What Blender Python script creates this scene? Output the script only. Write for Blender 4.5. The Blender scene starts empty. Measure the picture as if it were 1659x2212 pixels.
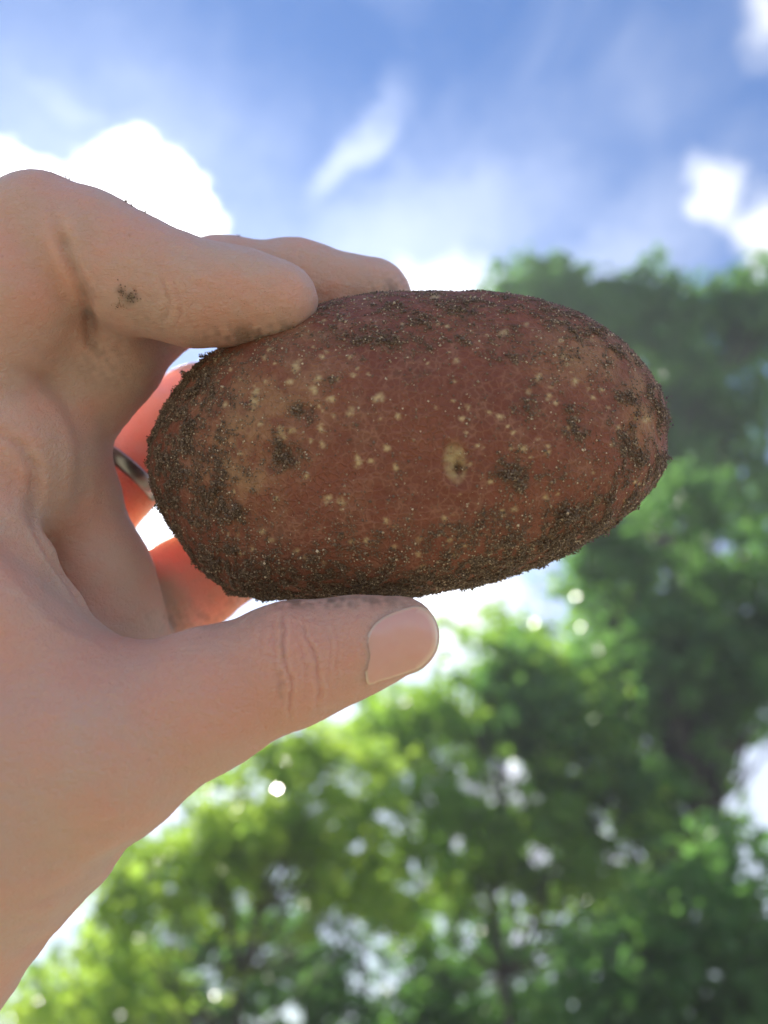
import bpy, math, random
import numpy as np
from mathutils import Vector, Matrix, noise as mnoise
from mathutils.bvhtree import BVHTree

random.seed(7)
rng = np.random.default_rng(7)
sc = bpy.context.scene
COL = sc.collection
R = math.radians

# ------------------------------------------------------------------ camera
PITCH = R(34)
CAM = Vector((0, 0, 1.55))
cd = bpy.data.cameras.new('camera')
cam = bpy.data.objects.new('camera', cd)
COL.objects.link(cam)
cam.location = CAM
cam.rotation_euler = (R(90) + PITCH, 0, 0)
cd.sensor_fit = 'HORIZONTAL'
cd.sensor_width = 26.0
cd.lens = 26.0
cd.clip_start = 0.01
cd.clip_end = 1500
cd.dof.use_dof = True
cd.dof.focus_distance = 0.165
cd.dof.aperture_fstop = 7.6
sc.camera = cam
ROT = np.array(Matrix.Rotation(R(90) + PITCH, 3, 'X'))
CAMN = np.array(CAM)

def dirw(u, v):
    """world direction seen at a point of the 1659 x 2212 view"""
    d = ROT @ np.array([(u - 829.5) / 1659, (1106 - v) / 1659, -1.0])
    return d / np.linalg.norm(d)

# ------------------------------------------------------------------ sky and sun
SUNPX = (310, 640)
sd = dirw(*SUNPX)
sun_el = math.asin(sd[2])
sun_az = math.atan2(sd[0], sd[1])
sun = bpy.data.objects.new('sun', bpy.data.lights.new('sun', 'SUN'))
COL.objects.link(sun)
sun.data.energy = 5.0
sun.data.angle = R(0.6)
sun.data.color = (1.0, 0.94, 0.84)
sun.rotation_euler = Vector(sd).to_track_quat('Z', 'Y').to_euler()
sun.location = (0, 0, 30)

world = bpy.data.worlds.new("World")
sc.world = world
world.use_nodes = True
try:
    world.cycles.sampling_method = 'MANUAL'
    world.cycles.sample_map_resolution = 1024
except Exception:
    pass

class NT:
    """tiny node helper"""
    def __init__(s, tree):
        s.t = tree; s.n = tree.nodes; s.l = tree.links
    def node(s, typ, **kw):
        nd = s.n.new(typ)
        for k, v in kw.items():
            setattr(nd, k, v)
        return nd
    def put(s, sock, v):
        if isinstance(v, bpy.types.NodeSocket):
            s.l.new(v, sock)
        elif v is not None:
            if sock.type in ('RGBA',) and len(v) == 3:
                v = (*v, 1)
            sock.default_value = v
    def math(s, op, a, b=None, c=None, clamp=False):
        nd = s.node('ShaderNodeMath', operation=op, use_clamp=clamp)
        for i, v in enumerate((a, b, c)):
            if v is not None:
                s.put(nd.inputs[i], v)
        return nd.outputs[0]
    def vmath(s, op, a, b=None, scale=None):
        nd = s.node('ShaderNodeVectorMath', operation=op)
        s.put(nd.inputs[0], a)
        if b is not None: s.put(nd.inputs[1], b)
        if scale is not None: s.put(nd.inputs['Scale'], scale)
        return nd.outputs['Value'] if op in ('DOT_PRODUCT', 'LENGTH', 'DISTANCE') else nd.outputs['Vector']
    def mix(s, f, a, b, mode='MIX'):
        nd = s.node('ShaderNodeMix', data_type='RGBA', blend_type=mode)
        s.put(nd.inputs[0], f); s.put(nd.inputs[6], a); s.put(nd.inputs[7], b)
        return nd.outputs[2]
    def noise(s, vec, scale, detail=3, rough=0.5, dist=0.0):
        nd = s.node('ShaderNodeTexNoise')
        if vec is not None: s.l.new(vec, nd.inputs['Vector'])
        nd.inputs['Scale'].default_value = scale
        nd.inputs['Detail'].default_value = detail
        nd.inputs['Roughness'].default_value = rough
        nd.inputs['Distortion'].default_value = dist
        return nd
    def vor(s, vec, scale, feature='F1', rnd=1.0):
        nd = s.node('ShaderNodeTexVoronoi', feature=feature)
        if vec is not None: s.l.new(vec, nd.inputs['Vector'])
        nd.inputs['Scale'].default_value = scale
        nd.inputs['Randomness'].default_value = rnd
        return nd
    def maprange(s, v, a, b, c=0.0, d=1.0, smooth=True):
        nd = s.node('ShaderNodeMapRange')
        nd.interpolation_type = 'SMOOTHSTEP' if smooth else 'LINEAR'
        s.put(nd.inputs[0], v)
        for i, x in enumerate((a, b, c, d)):
            nd.inputs[i + 1].default_value = x
        return nd.outputs[0]

w = NT(world.node_tree)
w.n.clear()
tc = w.node('ShaderNodeTexCoord')
D = tc.outputs['Generated']
sky = w.node('ShaderNodeTexSky', sky_type='NISHITA')
sky.sun_disc = False
sky.sun_elevation = sun_el
sky.sun_rotation = sun_az
sky.air_density = 1.0
sky.dust_density = 0.0
sky.ozone_density = 1.6
skycol = w.mix(1.0, sky.outputs[0], (0.32, 0.585, 0.87), 'MULTIPLY')
n_edge = w.noise(D, 9.0, 5, 0.6)
n_edge2 = w.noise(D, 30.0, 3, 0.6)
edge = w.math('ADD', w.math('MULTIPLY', w.math('SUBTRACT', n_edge.outputs[0], 0.5), 1.5),
              w.math('MULTIPLY', w.math('SUBTRACT', n_edge2.outputs[0], 0.5), 0.5))

wn1 = w.noise(D, 5.0, 2, 0.5); wn2 = w.noise(D, 17.0, 4, 0.6)
wn3 = w.noise(D, 24.0, 6, 0.72)
def cen(n_, k):
    return w.vmath('SCALE', w.vmath('SUBTRACT', n_.outputs['Color'], (0.5, 0.5, 0.5)), scale=k)
DW = w.vmath('ADD', D, w.vmath('ADD', cen(wn1, 0.10), cen(wn2, 0.075)))
DW1 = w.vmath('ADD', D, w.vmath('ADD', cen(wn1, 0.02), cen(wn3, 0.05)))

def cloud(u, v, ru, rv, ang, soft, gain=1.0, rough=1.0, sup=False):
    """mask of one cloud centred on a direction of the sky: radii in radians"""
    c = dirw(u, v)
    right = np.cross(c, [0, 0, 1.0]); right /= np.linalg.norm(right)
    up = np.cross(right, c)
    a = R(ang)
    ax = (math.cos(a) * right + math.sin(a) * up) / ru
    bx = (-math.sin(a) * right + math.cos(a) * up) / rv
    d = w.vmath('SUBTRACT', DW1 if sup else DW, tuple(c))
    x = w.vmath('DOT_PRODUCT', d, tuple(ax)); y = w.vmath('DOT_PRODUCT', d, tuple(bx))
    z = w.math('MULTIPLY', w.vmath('DOT_PRODUCT', d, tuple(c)), 3.0)
    q = w.math('ADD', w.math('ADD', w.math('MULTIPLY', x, x), w.math('MULTIPLY', y, y)), w.math('MULTIPLY', z, z))
    if sup:
        q4 = w.math('ADD', w.math('POWER', w.math('ABSOLUTE', x), 4.0), w.math('POWER', w.math('ABSOLUTE', y), 4.0))
        q = w.math('ADD', w.math('POWER', q4, 0.25), w.math('MULTIPLY', z, z))
    else:
        q = w.math('SQRT', q)
    q = w.math('ADD', q, w.math('MULTIPLY', edge, rough))
    return w.math('MULTIPLY', w.maprange(q, 1.0 - soft, 1.0 + soft, 1.0, 0.0), gain)

clouds = [
    cloud(312, 495, 0.086, 0.090, -3, 0.16, 1.0, 0.50, True),
    cloud(60, 500, 0.15, 0.075, 4, 0.18, 1.0, 0.50, True),
    cloud(-20, 350, 0.04, 0.03, 0, 0.3, 0.8, 0.3),
    cloud(200, 520, 0.30, 0.22, 0, 1.0, 0.36, 0.4),
    cloud(725, 345, 0.088, 0.026, 48, 1.0, 0.40, 0.9),
    cloud(640, 450, 0.04, 0.10, 10, 1.0, 0.22, 0.6),
    cloud(930, 650, 0.085, 0.055, 10, 1.0, 0.9, 0.4),
    cloud(900, 520, 0.24, 0.11, 12, 1.0, 0.38, 0.7),
    cloud(1575, 440, 0.024, 0.050, 14, 0.9, 0.9, 0.5),
    cloud(1665, 530, 0.045, 0.032, 60, 0.8, 1.0, 0.5),
    cloud(1640, 590, 0.02, 0.02, 0, 0.8, 0.9, 0.4),
    cloud(1350, 560, 0.18, 0.08, 5, 1.0, 0.42, 0.8),
    cloud(1665, 40, 0.03, 0.028, 0, 0.9, 0.8, 0.4),
    cloud(160, 230, 0.08, 0.030, -8, 1.0, 0.34, 0.7),
    cloud(330, 1150, 0.10, 0.09, 10, 0.9, 0.8, 0.5),
    cloud(1020, 1350, 0.12, 0.09, 0, 0.9, 0.9, 0.5),
    cloud(1250, 1250, 0.20, 0.09, 0, 1.0, 0.5, 0.6),
]
cm = clouds[0]
for c in clouds[1:]:
    cm = w.math('MAXIMUM', cm, c)
cm = w.math('POWER', cm, 1.6)
# faint veil, and scattered cumulus added over the whole sky to light the hand
veil_n = w.noise(w.vmath('MULTIPLY', D, (1.3, 1.0, 1.7)), 4.2, 5, 0.6, 0.5)
veil = w.maprange(veil_n.outputs[0], 0.42, 0.95, 0.0, 0.18)
cum_fill_n = w.noise(w.vmath('ADD', w.vmath('MULTIPLY', D, (1.0, 1.0, 1.6)), (3.1, 0.4, 1.0)), 1.7, 6, 0.6, 0.2)
cum_fill = w.maprange(cum_fill_n.outputs[0], 0.565, 0.70, 0.0, 0.9)
low = w.vmath('DOT_PRODUCT', D, (0, 0, 1))
lowveil = w.maprange(low, 0.15, 0.74, 0.7, 0.0)
cm2 = w.math('MAXIMUM', w.math('MAXIMUM', w.math('MAXIMUM', cm, veil), cum_fill), lowveil, clamp=True)
# clouds are brighter close to the sun (forward scattering)
sdot = w.vmath('DOT_PRODUCT', D, tuple(sd))
near = w.maprange(sdot, 0.72, 1.0, 0.0, 1.0)
cloudval = w.math('ADD', 6.5, w.math('MULTIPLY', near, 9.0))
cc = w.node('ShaderNodeCombineColor')
w.put(cc.inputs[0], w.math('MULTIPLY', cloudval, 0.985)); w.put(cc.inputs[1], cloudval); w.put(cc.inputs[2], w.math('MULTIPLY', cloudval, 1.05))
final = w.mix(cm2, skycol, cc.outputs[0])
bg = w.node('ShaderNodeBackground')
bg.inputs['Strength'].default_value = 0.1
w.l.new(final, bg.inputs['Color'])
wo = w.node('ShaderNodeOutputWorld')
w.l.new(bg.outputs[0], wo.inputs['Surface'])

sc.view_settings.view_transform = 'Standard'
sc.view_settings.look = 'None'
sc.view_settings.exposure = 1.08
sc.view_settings.gamma = 1.0
sc.view_settings.use_curve_mapping = False
sc.render.film_transparent = False
sc.cycles.max_bounces = 10
sc.cycles.transmission_bounces = 6
sc.cycles.caustics_reflective = False
sc.cycles.caustics_refractive = False

# ------------------------------------------------------------------ helpers
def new_mat(name):
    m = bpy.data.materials.new(name)
    m.use_nodes = True
    h = NT(m.node_tree)
    h.n.clear()
    out = h.node('ShaderNodeOutputMaterial')
    return m, h, out

def mesh_from_np(name, V, F, mat=None, smooth=True):
    """V (n,3), F (m,3|4)"""
    me = bpy.data.meshes.new(name)
    V = np.ascontiguousarray(V, dtype=np.float32)
    F = np.ascontiguousarray(F, dtype=np.int32)
    k = F.shape[1]
    me.vertices.add(len(V)); me.vertices.foreach_set('co', V.ravel())
    me.loops.add(F.size); me.loops.foreach_set('vertex_index', F.ravel())
    me.polygons.add(len(F))
    me.polygons.foreach_set('loop_start', np.arange(0, F.size, k, dtype=np.int32))
    me.polygons.foreach_set('loop_total', np.full(len(F), k, dtype=np.int32))
    me.polygons.foreach_set('use_smooth', np.full(len(F), smooth, dtype=bool))
    me.update(calc_edges=True)
    me.validate()
    if mat: me.materials.append(mat)
    return me

def link(name, me, parent=None, loc=None):
    o = bpy.data.objects.new(name, me)
    COL.objects.link(o)
    if parent: o.parent = parent
    if loc is not None: o.location = loc
    return o

def tag(o, label=None, cat=None, group=None, kind=None):
    if label: o['label'] = label
    if cat: o['category'] = cat
    if group: o['group'] = group
    if kind: o['kind'] = kind
    return o

def P(u, v, d):
    """millimetre position before the camera (x right, y up, z away) of a view point at depth d mm"""
    return np.array([(u - 829.5) / 1659 * d, (1106 - v) / 1659 * d, d])

def to_world(A):
    A = np.asarray(A, dtype=float)
    B = A * np.array([1, 1, -1.0]) * 0.001
    return B @ ROT.T + CAMN

def px(A):
    """view coordinates of millimetre positions"""
    return A[:, 0] / A[:, 2] * 1659 + 829.5, 1106 - A[:, 1] / A[:, 2] * 1659

def attr(me, name, vals):
    a = me.attributes.new(name, 'FLOAT', 'POINT')
    a.data.foreach_set('value', np.ascontiguousarray(vals, dtype=np.float32))

def in_loc(o, world_pts):
    pass

# ------------------------------------------------------------------ ground
m_ground, h, out = new_mat('meadow')
b = h.node('ShaderNodeBsdfPrincipled')
g = h.node('ShaderNodeNewGeometry')
n1 = h.noise(g.outputs['Position'], 0.7, 5, 0.6); n2 = h.noise(g.outputs['Position'], 14, 4, 0.7)
c1 = h.mix(h.maprange(n1.outputs[0], 0.35, 0.65), (0.18, 0.18, 0.11), (0.36, 0.32, 0.24))
c2 = h.mix(h.maprange(n2.outputs[0], 0.3, 0.7), c1, (0.26, 0.22, 0.13))
h.put(b.inputs['Base Color'], c2); b.inputs['Roughness'].default_value = 0.9
bp = h.node('ShaderNodeBump'); bp.inputs['Strength'].default_value = 0.6; bp.inputs['Distance'].default_value = 0.05
h.l.new(n2.outputs[0], bp.inputs['Height']); h.l.new(bp.outputs[0], b.inputs['Normal'])
h.l.new(b.outputs[0], out.inputs[0])
N = 60
xs = np.sign(np.linspace(-1, 1, N)) * np.abs(np.linspace(-1, 1, N)) ** 3 * 900
GX, GY = np.meshgrid(xs, xs, indexing='ij')
GZ = 0.25 * np.sin(GX * 0.11) * np.cos(GY * 0.09) * np.clip(np.hypot(GX, GY) / 12, 0, 1)
idx = np.arange(N * N).reshape(N, N)
F = np.stack([idx[:-1, :-1], idx[1:, :-1], idx[1:, 1:], idx[:-1, 1:]], -1).reshape(-1, 4)
o = link('ground', mesh_from_np('ground', np.stack([GX, GY, GZ], -1).reshape(-1, 3), F, m_ground))
tag(o, kind='structure')

# ------------------------------------------------------------------ trees
def leaf_mat(name, base, trans, gloss):
    m, h, out = new_mat(name)
    oi = h.node('ShaderNodeAttribute', attribute_name='tone')
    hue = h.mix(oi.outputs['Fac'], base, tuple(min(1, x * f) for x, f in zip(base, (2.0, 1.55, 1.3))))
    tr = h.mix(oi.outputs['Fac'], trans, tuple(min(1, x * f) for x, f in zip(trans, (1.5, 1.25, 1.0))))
    p = h.node('ShaderNodeBsdfPrincipled')
    h.put(p.inputs['Base Color'], hue); p.inputs['Roughness'].default_value = gloss
    p.inputs['Specular IOR Level'].default_value = 0.5
    t = h.node('ShaderNodeBsdfTranslucent'); h.put(t.inputs['Color'], tr)
    mx = h.node('ShaderNodeMixShader'); mx.inputs[0].default_value = 0.56
    h.l.new(p.outputs[0], mx.inputs[1]); h.l.new(t.outputs[0], mx.inputs[2])
    h.l.new(mx.outputs[0], out.inputs[0])
    return m
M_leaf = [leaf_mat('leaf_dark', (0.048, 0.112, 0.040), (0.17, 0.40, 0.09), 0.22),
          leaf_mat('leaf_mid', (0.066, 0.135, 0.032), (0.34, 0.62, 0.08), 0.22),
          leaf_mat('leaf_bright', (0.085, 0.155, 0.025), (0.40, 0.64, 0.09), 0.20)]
m_bark, h, out = new_mat('bark')
b = h.node('ShaderNodeBsdfPrincipled'); g = h.node('ShaderNodeNewGeometry')
nz = h.noise(h.vmath('MULTIPLY', g.outputs['Position'], (6, 6, 1.2)), 3.0, 5, 0.7)
h.put(b.inputs['Base Color'], h.mix(nz.outputs[0], (0.03, 0.025, 0.02), (0.09, 0.075, 0.06)))
b.inputs['Roughness'].default_value = 0.9
bp = h.node('ShaderNodeBump'); bp.inputs['Distance'].default_value = 0.03
h.l.new(nz.outputs[0], bp.inputs['Height']); h.l.new(bp.outputs[0], b.inputs['Normal'])
h.l.new(b.outputs[0], out.inputs[0])

def tube(path, radii, seg=8):
    path = np.array(path, float); n = len(path)
    V = []; F = []
    for i in range(n):
        t = path[min(i + 1, n - 1)] - path[max(i - 1, 0)]; t /= np.linalg.norm(t)
        a = np.cross(t, [0.3, 0.9, 0.1]); a /= np.linalg.norm(a); b_ = np.cross(t, a)
        for k in range(seg):
            th = 2 * math.pi * k / seg
            V.append(path[i] + radii[i] * (math.cos(th) * a + math.sin(th) * b_))
    for i in range(n - 1):
        for k in range(seg):
            k2 = (k + 1) % seg
            F.append((i * seg + k, i * seg + k2, (i + 1) * seg + k2, (i + 1) * seg + k))
    return np.array(V), np.array(F)

def at(u, v, Y):
    d = dirw(u, v)
    return CAMN + d * (Y / d[1])

# sparse places of the canopy, where the sky shines through
GAPS = [(1090, 1690, 75), (1310, 1750, 75), (1330, 1850, 50), (830, 2085, 105), (620, 1960, 65), (1130, 2000, 70), (900, 1900, 50), (1640, 1700, 105), (350, 2020, 55),
         (730, 2010, 55), (1500, 1640, 35), (1000, 1390, 90), (1150, 1300, 70), (1560, 1180, 45), (1450, 1250, 40), (1400, 1620, 45), (1000, 1500, 40), (1180, 1860, 50), (780, 1830, 30), (450, 2120, 50), (1650, 1980, 50)]
_g = random.Random(3)
GAPS += [(_g.uniform(330, 1640), _g.uniform(1520, 2200), _g.uniform(20, 44)) for _ in range(80)] + [(_g.uniform(1350, 1640), _g.uniform(780, 1500), _g.uniform(18, 36)) for _ in range(14)]
GAPA = np.array(GAPS, float)
def leaves(centres, radii, counts, size):
    Ps = []; sh = []
    for c, r, k in zip(centres, radii, counts):
        q = rng.normal(size=(k, 3)); q /= np.linalg.norm(q, axis=1)[:, None]
        rad = rng.random(k) ** 0.55
        q *= rad[:, None] * np.array([1, 1, 0.72]) * r
        # leaves gather on twigs: pull groups of them together
        ntw = max(3, k // 14)
        tw = rng.integers(0, ntw, k)
        tq = rng.normal(size=(ntw, 3)); tq /= np.linalg.norm(tq, axis=1)[:, None]
        tq *= (rng.random(ntw) ** 0.4)[:, None] * np.array([1, 1, 0.72]) * r
        e_ = (c + tq - CAMN) @ ROT; uu = -e_[:, 0] / e_[:, 2] * 1659 + 829.5; vv2 = 1106 + e_[:, 1] / e_[:, 2] * 1659
        dd_ = np.hypot(uu[:, None] - GAPA[None, :, 0] + rng.normal(0, 14, (ntw, 1)), vv2[:, None] - GAPA[None, :, 1]) / GAPA[None, :, 2]
        bad = (dd_.min(1) < 0.80) & (rng.random(ntw) < 0.86)
        q = q * (0.20 / r) + tq[tw]
        keep = ~bad[tw]
        q = q[keep]; tw = tw[keep]; k = len(q)
        if k == 0: continue
        Ps.append(c + q); sh.append(np.clip(rng.normal(0.4, 0.22, ntw)[tw] + rng.normal(0, 0.12, k), 0, 1))
    Pc = np.concatenate(Ps); S = np.concatenate(sh); n = len(Pc)
    nrm = rng.normal(size=(n, 3)) + np.array([0, 0, 0.9]); nrm /= np.linalg.norm(nrm, axis=1)[:, None]
    a = np.cross(nrm, rng.normal(size=(n, 3))); a /= np.linalg.norm(a, axis=1)[:, None]
    b_ = np.cross(nrm, a)
    L = size * rng.uniform(0.6, 1.35, n)[:, None]; W = L * 0.36
    v0 = Pc - a * L * 0.5; v2 = Pc + a * L * 0.5
    v1 = Pc + b_ * W - nrm * L * 0.08; v3 = Pc - b_ * W - nrm * L * 0.08
    V = np.stack([v0, v1, v2, v3], 1).reshape(-1, 3)
    F = np.arange(n * 4).reshape(n, 4)
    F = np.concatenate([F[:, [0, 1, 2]], F[:, [0, 2, 3]]])
    return V, F, np.repeat(S, 4)

TD = 205
def tree(name, label, base_xy, blobs, Y, mat, size=0.14, dens=1.0, trunk_r=0.22, group='trees behind the hand'):
    """blobs: (u, v, radius_m, dY) clumps of the crown, seen in the photograph at u, v"""
    base = np.array([base_xy[0], base_xy[1], 0.0])
    C = [at(u, v, Y + dy) for (u, v, r, dy) in blobs]
    C = [np.array([c[0], c[1], max(c[2], r * 0.5)]) for c, (_, _, r, _) in zip(C, blobs)]
    root = bpy.data.objects.new(name, None); COL.objects.link(root); root.location = base
    tag(root, label, 'tree', group)
    cs = []; rs = []; ks = []
    for c, (_, _, r, _) in zip(C, blobs):
        nsub = 4
        for i in range(nsub):
            q = rng.normal(size=3); q /= np.linalg.norm(q); q *= r * 0.8 * rng.random() ** 0.33
            rr = r * rng.uniform(0.7, 0.95)
            cs.append(c + q); rs.append(rr); ks.append(int(TD * dens * (rr / 0.7) ** 2))
    V, F, S = leaves(cs, rs, ks, size)
    me = mesh_from_np('crown', V - base, F, M_leaf[mat], smooth=False)
    attr(me, 'tone', S)
    link('crown', me, root)
    top = np.mean(C, axis=0); zmax = max(c[2] for c in C)
    tp = [base + np.array([0, 0, -0.2])]
    for k in range(1, 7):
        f = k / 6
        tp.append(base * (1 - f) + np.array([top[0], top[1], 0]) * f * 0.8 + base * f * 0.2 * 1.0
                  + np.array([0.12 * math.sin(k * 1.7), 0.1 * math.cos(k * 2.1), zmax * 0.85 * f]))
    tp = np.array(tp)
    Vt, Ft = tube(tp, [trunk_r * 0.6 * (1.25 - 1.05 * k / 6) for k in range(7)], 10)
    VV = [Vt]; FF = [Ft]; off = len(Vt)
    for c in C:
        i = int(np.clip(np.searchsorted(tp[:, 2], c[2] * 0.7) - 1, 1, 5))
        s = tp[i]; mid = (s + c) / 2 + np.array([0, 0, -0.2]) + rng.normal(size=3) * 0.2
        r0 = trunk_r * 0.22
        a, f_ = tube([s, mid, c], [r0, r0 * 0.6, r0 * 0.2], 6)
        VV.append(a); FF.append(f_ + off); off += len(a)
        for _ in range(3):
            e = c + rng.normal(size=3) * 0.6
            a, f_ = tube([mid, (mid + e) / 2 + rng.normal(size=3) * 0.12, e], [r0 * 0.35, r0 * 0.22, r0 * 0.08], 5)
            VV.append(a); FF.append(f_ + off); off += len(a)
    link('trunk', mesh_from_np('trunk', np.concatenate(VV) - base, np.concatenate(FF), m_bark), root)
    return root

def blobs(poly_pts):
    return poly_pts

def scatter(region, n, r, dy, seed):
    """n clump centres inside a list of (u0,v0,u1,v1) boxes"""
    rr = random.Random(seed); res = []
    for (u0, v0, u1, v1, k) in region:
        for _ in range(k):
            res.append((rr.uniform(u0, u1), rr.uniform(v0, v1), rr.uniform(*r), rr.uniform(-dy, dy)))
    return res

# tall tree reaching above the potato on the right
tree('tall_tree', 'tall broad blue-green tree whose top rises over the right end of the potato', (5.2, 17.5),
     scatter([(1130, 620, 1240, 720, 4), (1250, 650, 1420, 760, 5), (1400, 630, 1659, 760, 8), (1300, 760, 1700, 980, 12), (1380, 900, 1560, 1100, 6),
              (1450, 950, 1760, 1150, 9), (1580, 560, 1760, 700, 6), (1440, 640, 1640, 800, 6), (1240, 640, 1440, 760, 5), (1120, 620, 1220, 700, 3)], 0, (0.8, 1.4), 1.5, 1), 18, 0, 0.17, 0.95, 0.3)
tree('tall_tree', 'dark tree with a bare stem at the right edge, beneath the tallest crown', (5.6, 13.2),
     scatter([(1400, 1100, 1750, 1300, 10), (1200, 1300, 1500, 1520, 10), (1080, 1420, 1500, 1640, 10), (1400, 1300, 1660, 1560, 12), (1250, 1150, 1400, 1350, 4),
              (1250, 1600, 1500, 1800, 6)], 0, (0.7, 1.1), 1.2, 2),
     13.5, 0, 0.15, 1.25, 0.3)
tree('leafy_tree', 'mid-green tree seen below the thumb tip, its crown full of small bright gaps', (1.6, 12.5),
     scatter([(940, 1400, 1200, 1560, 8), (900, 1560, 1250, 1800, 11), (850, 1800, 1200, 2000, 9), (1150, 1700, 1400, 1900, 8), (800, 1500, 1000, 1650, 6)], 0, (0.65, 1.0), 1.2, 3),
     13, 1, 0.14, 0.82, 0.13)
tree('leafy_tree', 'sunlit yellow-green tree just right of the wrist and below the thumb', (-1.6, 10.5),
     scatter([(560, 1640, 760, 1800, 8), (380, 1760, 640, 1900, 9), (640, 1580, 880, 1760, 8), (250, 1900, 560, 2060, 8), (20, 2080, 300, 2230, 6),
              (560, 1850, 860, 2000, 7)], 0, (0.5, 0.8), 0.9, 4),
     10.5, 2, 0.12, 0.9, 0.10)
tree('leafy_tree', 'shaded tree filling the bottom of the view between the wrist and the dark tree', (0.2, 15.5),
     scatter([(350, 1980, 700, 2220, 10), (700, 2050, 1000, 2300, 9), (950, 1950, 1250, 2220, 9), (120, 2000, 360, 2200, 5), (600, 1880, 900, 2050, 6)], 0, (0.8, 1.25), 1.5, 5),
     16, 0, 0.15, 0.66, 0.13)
tree('feathery_tree', 'soft blue-green feathery tree low in the right corner', (4.6, 9.6),
     scatter([(1350, 1980, 1700, 2120, 10), (1250, 2100, 1660, 2260, 11), (1500, 1880, 1620, 2000, 3)], 0, (0.5, 0.8), 0.8, 6),
     9.5, 0, 0.11, 1.3, 0.15)
tree('leafy_tree', 'sparse-crowned tree with a dark forked trunk standing behind the other trees at right', (6.6, 21.0),
     scatter([(1020, 1300, 1400, 1480, 6), (1380, 1120, 1600, 1350, 5), (1250, 1650, 1560, 1950, 8), (1450, 1900, 1700, 2100, 5), (1200, 1480, 1600, 1700, 5)], 0, (1.1, 1.6), 1.5, 7),
     21, 1, 0.18, 0.55, 0.28)
tree('leafy_tree', 'distant tree showing through the gaps left of the dark tree', (0.5, 27.0),
     scatter([(700, 1600, 1100, 1800, 6), (650, 1800, 1200, 2050, 7), (1000, 1480, 1350, 1750, 7), (900, 2000, 1300, 2200, 4)], 0, (1.8, 2.6), 2, 8),
     27, 0, 0.26, 0.11, 0.2)
tree('leafy_tree', 'distant tree closing the view low on the left beside the wrist', (-9.0, 26.0),
     scatter([(100, 2050, 500, 2250, 5), (350, 1900, 700, 2100, 5), (500, 1720, 800, 1900, 4)], 0, (1.8, 2.4), 2, 9),
     26, 0, 0.26, 0.11, 0.2)
tree('leafy_tree', 'distant tree behind the right corner, seen past the feathery one', (10.5, 26.0),
     scatter([(1250, 1550, 1560, 1800, 5), (1200, 1800, 1600, 2100, 6), (1500, 1950, 1760, 2200, 5), (1250, 2050, 1600, 2250, 3)], 0, (1.8, 2.4), 2, 10),
     26, 0, 0.26, 0.14, 0.2)

# ------------------------------------------------------------------ mist box added to imitate veiling glare of the lens
m_veil, h, out = new_mat('veil_mist')
vol = h.node('ShaderNodeVolumePrincipled'); vol.inputs['Color'].default_value = (0.86, 0.92, 1.0, 1)
vol.inputs['Density'].default_value = 0.0022; vol.inputs['Anisotropy'].default_value = 0.25
h.l.new(vol.outputs[0], out.inputs['Volume'])
hx, hy0, hy1, hz0, hz1 = 40, -20, 45, -1.4, 36
cor = np.array([(x, y, z) for x in (-hx, hx) for y in (hy0, hy1) for z in (hz0, hz1)], float)
hf = np.array([(0, 1, 3, 2), (4, 6, 7, 5), (0, 4, 5, 1), (2, 3, 7, 6), (0, 2, 6, 4), (1, 5, 7, 3)])
tag(link('veil_haze', mesh_from_np('veil_haze', cor, hf, m_veil, smooth=False)), kind='stuff')

# ------------------------------------------------------------------ hand: one continuous skin surface
def sd_cone(X, Y, Z, a, ra, b_, rb):
    pa = (X - a[0], Y - a[1], Z - a[2]); ba = b_ - a
    hh = (pa[0] * ba[0] + pa[1] * ba[1] + pa[2] * ba[2]) / np.dot(ba, ba)
    hh = np.clip(hh, 0, 1)
    dx = pa[0] - ba[0] * hh; dy = pa[1] - ba[1] * hh; dz = pa[2] - ba[2] * hh
    return np.sqrt(dx * dx + dy * dy + dz * dz) - (ra + (rb - ra) * hh)

def smin(a, b_, k):
    hh = np.clip(0.5 + 0.5 * (b_ - a) / k, 0, 1)
    return b_ * (1 - hh) + a * hh - k * hh * (1 - hh)

VOX = 0.8
lo = np.array([-150.0, -190.0, 118.0]); hi = np.array([16.0, 92.0, 244.0])
gx = np.arange(lo[0], hi[0], VOX, dtype=np.float32); gy = np.arange(lo[1], hi[1], VOX, dtype=np.float32); gz = np.arange(lo[2], hi[2], VOX, dtype=np.float32)

def chain_field(pts, k, sq=1.0):
    """pts: (u, v, depth, r_px). Returns (slices, field) of smooth-unioned tapered capsules"""
    Q = [(P(u, v, d), r * d / 1659) for (u, v, d, r) in pts]
    mn = np.min([p - r for p, r in Q], 0) - 14; mx = np.max([p + r for p, r in Q], 0) + 14
    sl = []
    for g_, a_, b_ in zip((gx, gy, gz), mn, mx):
        i0 = int(np.clip(np.searchsorted(g_, a_), 0, len(g_))); i1 = int(np.clip(np.searchsorted(g_, b_), 0, len(g_)))
        sl.append(slice(i0, i1))
    X = gx[sl[0]][:, None, None]; Y = gy[sl[1]][None, :, None]; Z = gz[sl[2]][None, None, :]
    f = None
    for (p, r), (q, s) in zip(Q[:-1], Q[1:]):
        zc = (p[2] + q[2]) / 2
        p2 = np.array([p[0], p[1], zc + (p[2] - zc) / sq]); q2 = np.array([q[0], q[1], zc + (q[2] - zc) / sq])
        d = sd_cone(X, Y, zc + (Z - zc) / sq, p2, r, q2, s)
        f = d if f is None else smin(f, d, k)
    return tuple(sl), f

field = np.full((len(gx), len(gy), len(gz)), 60.0, dtype=np.float32)
def add(pts, kin, kout, sq=1.0):
    sl, f = chain_field(pts, kin, sq)
    field[sl] = smin(field[sl], f.astype(np.float32), kout)

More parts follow.
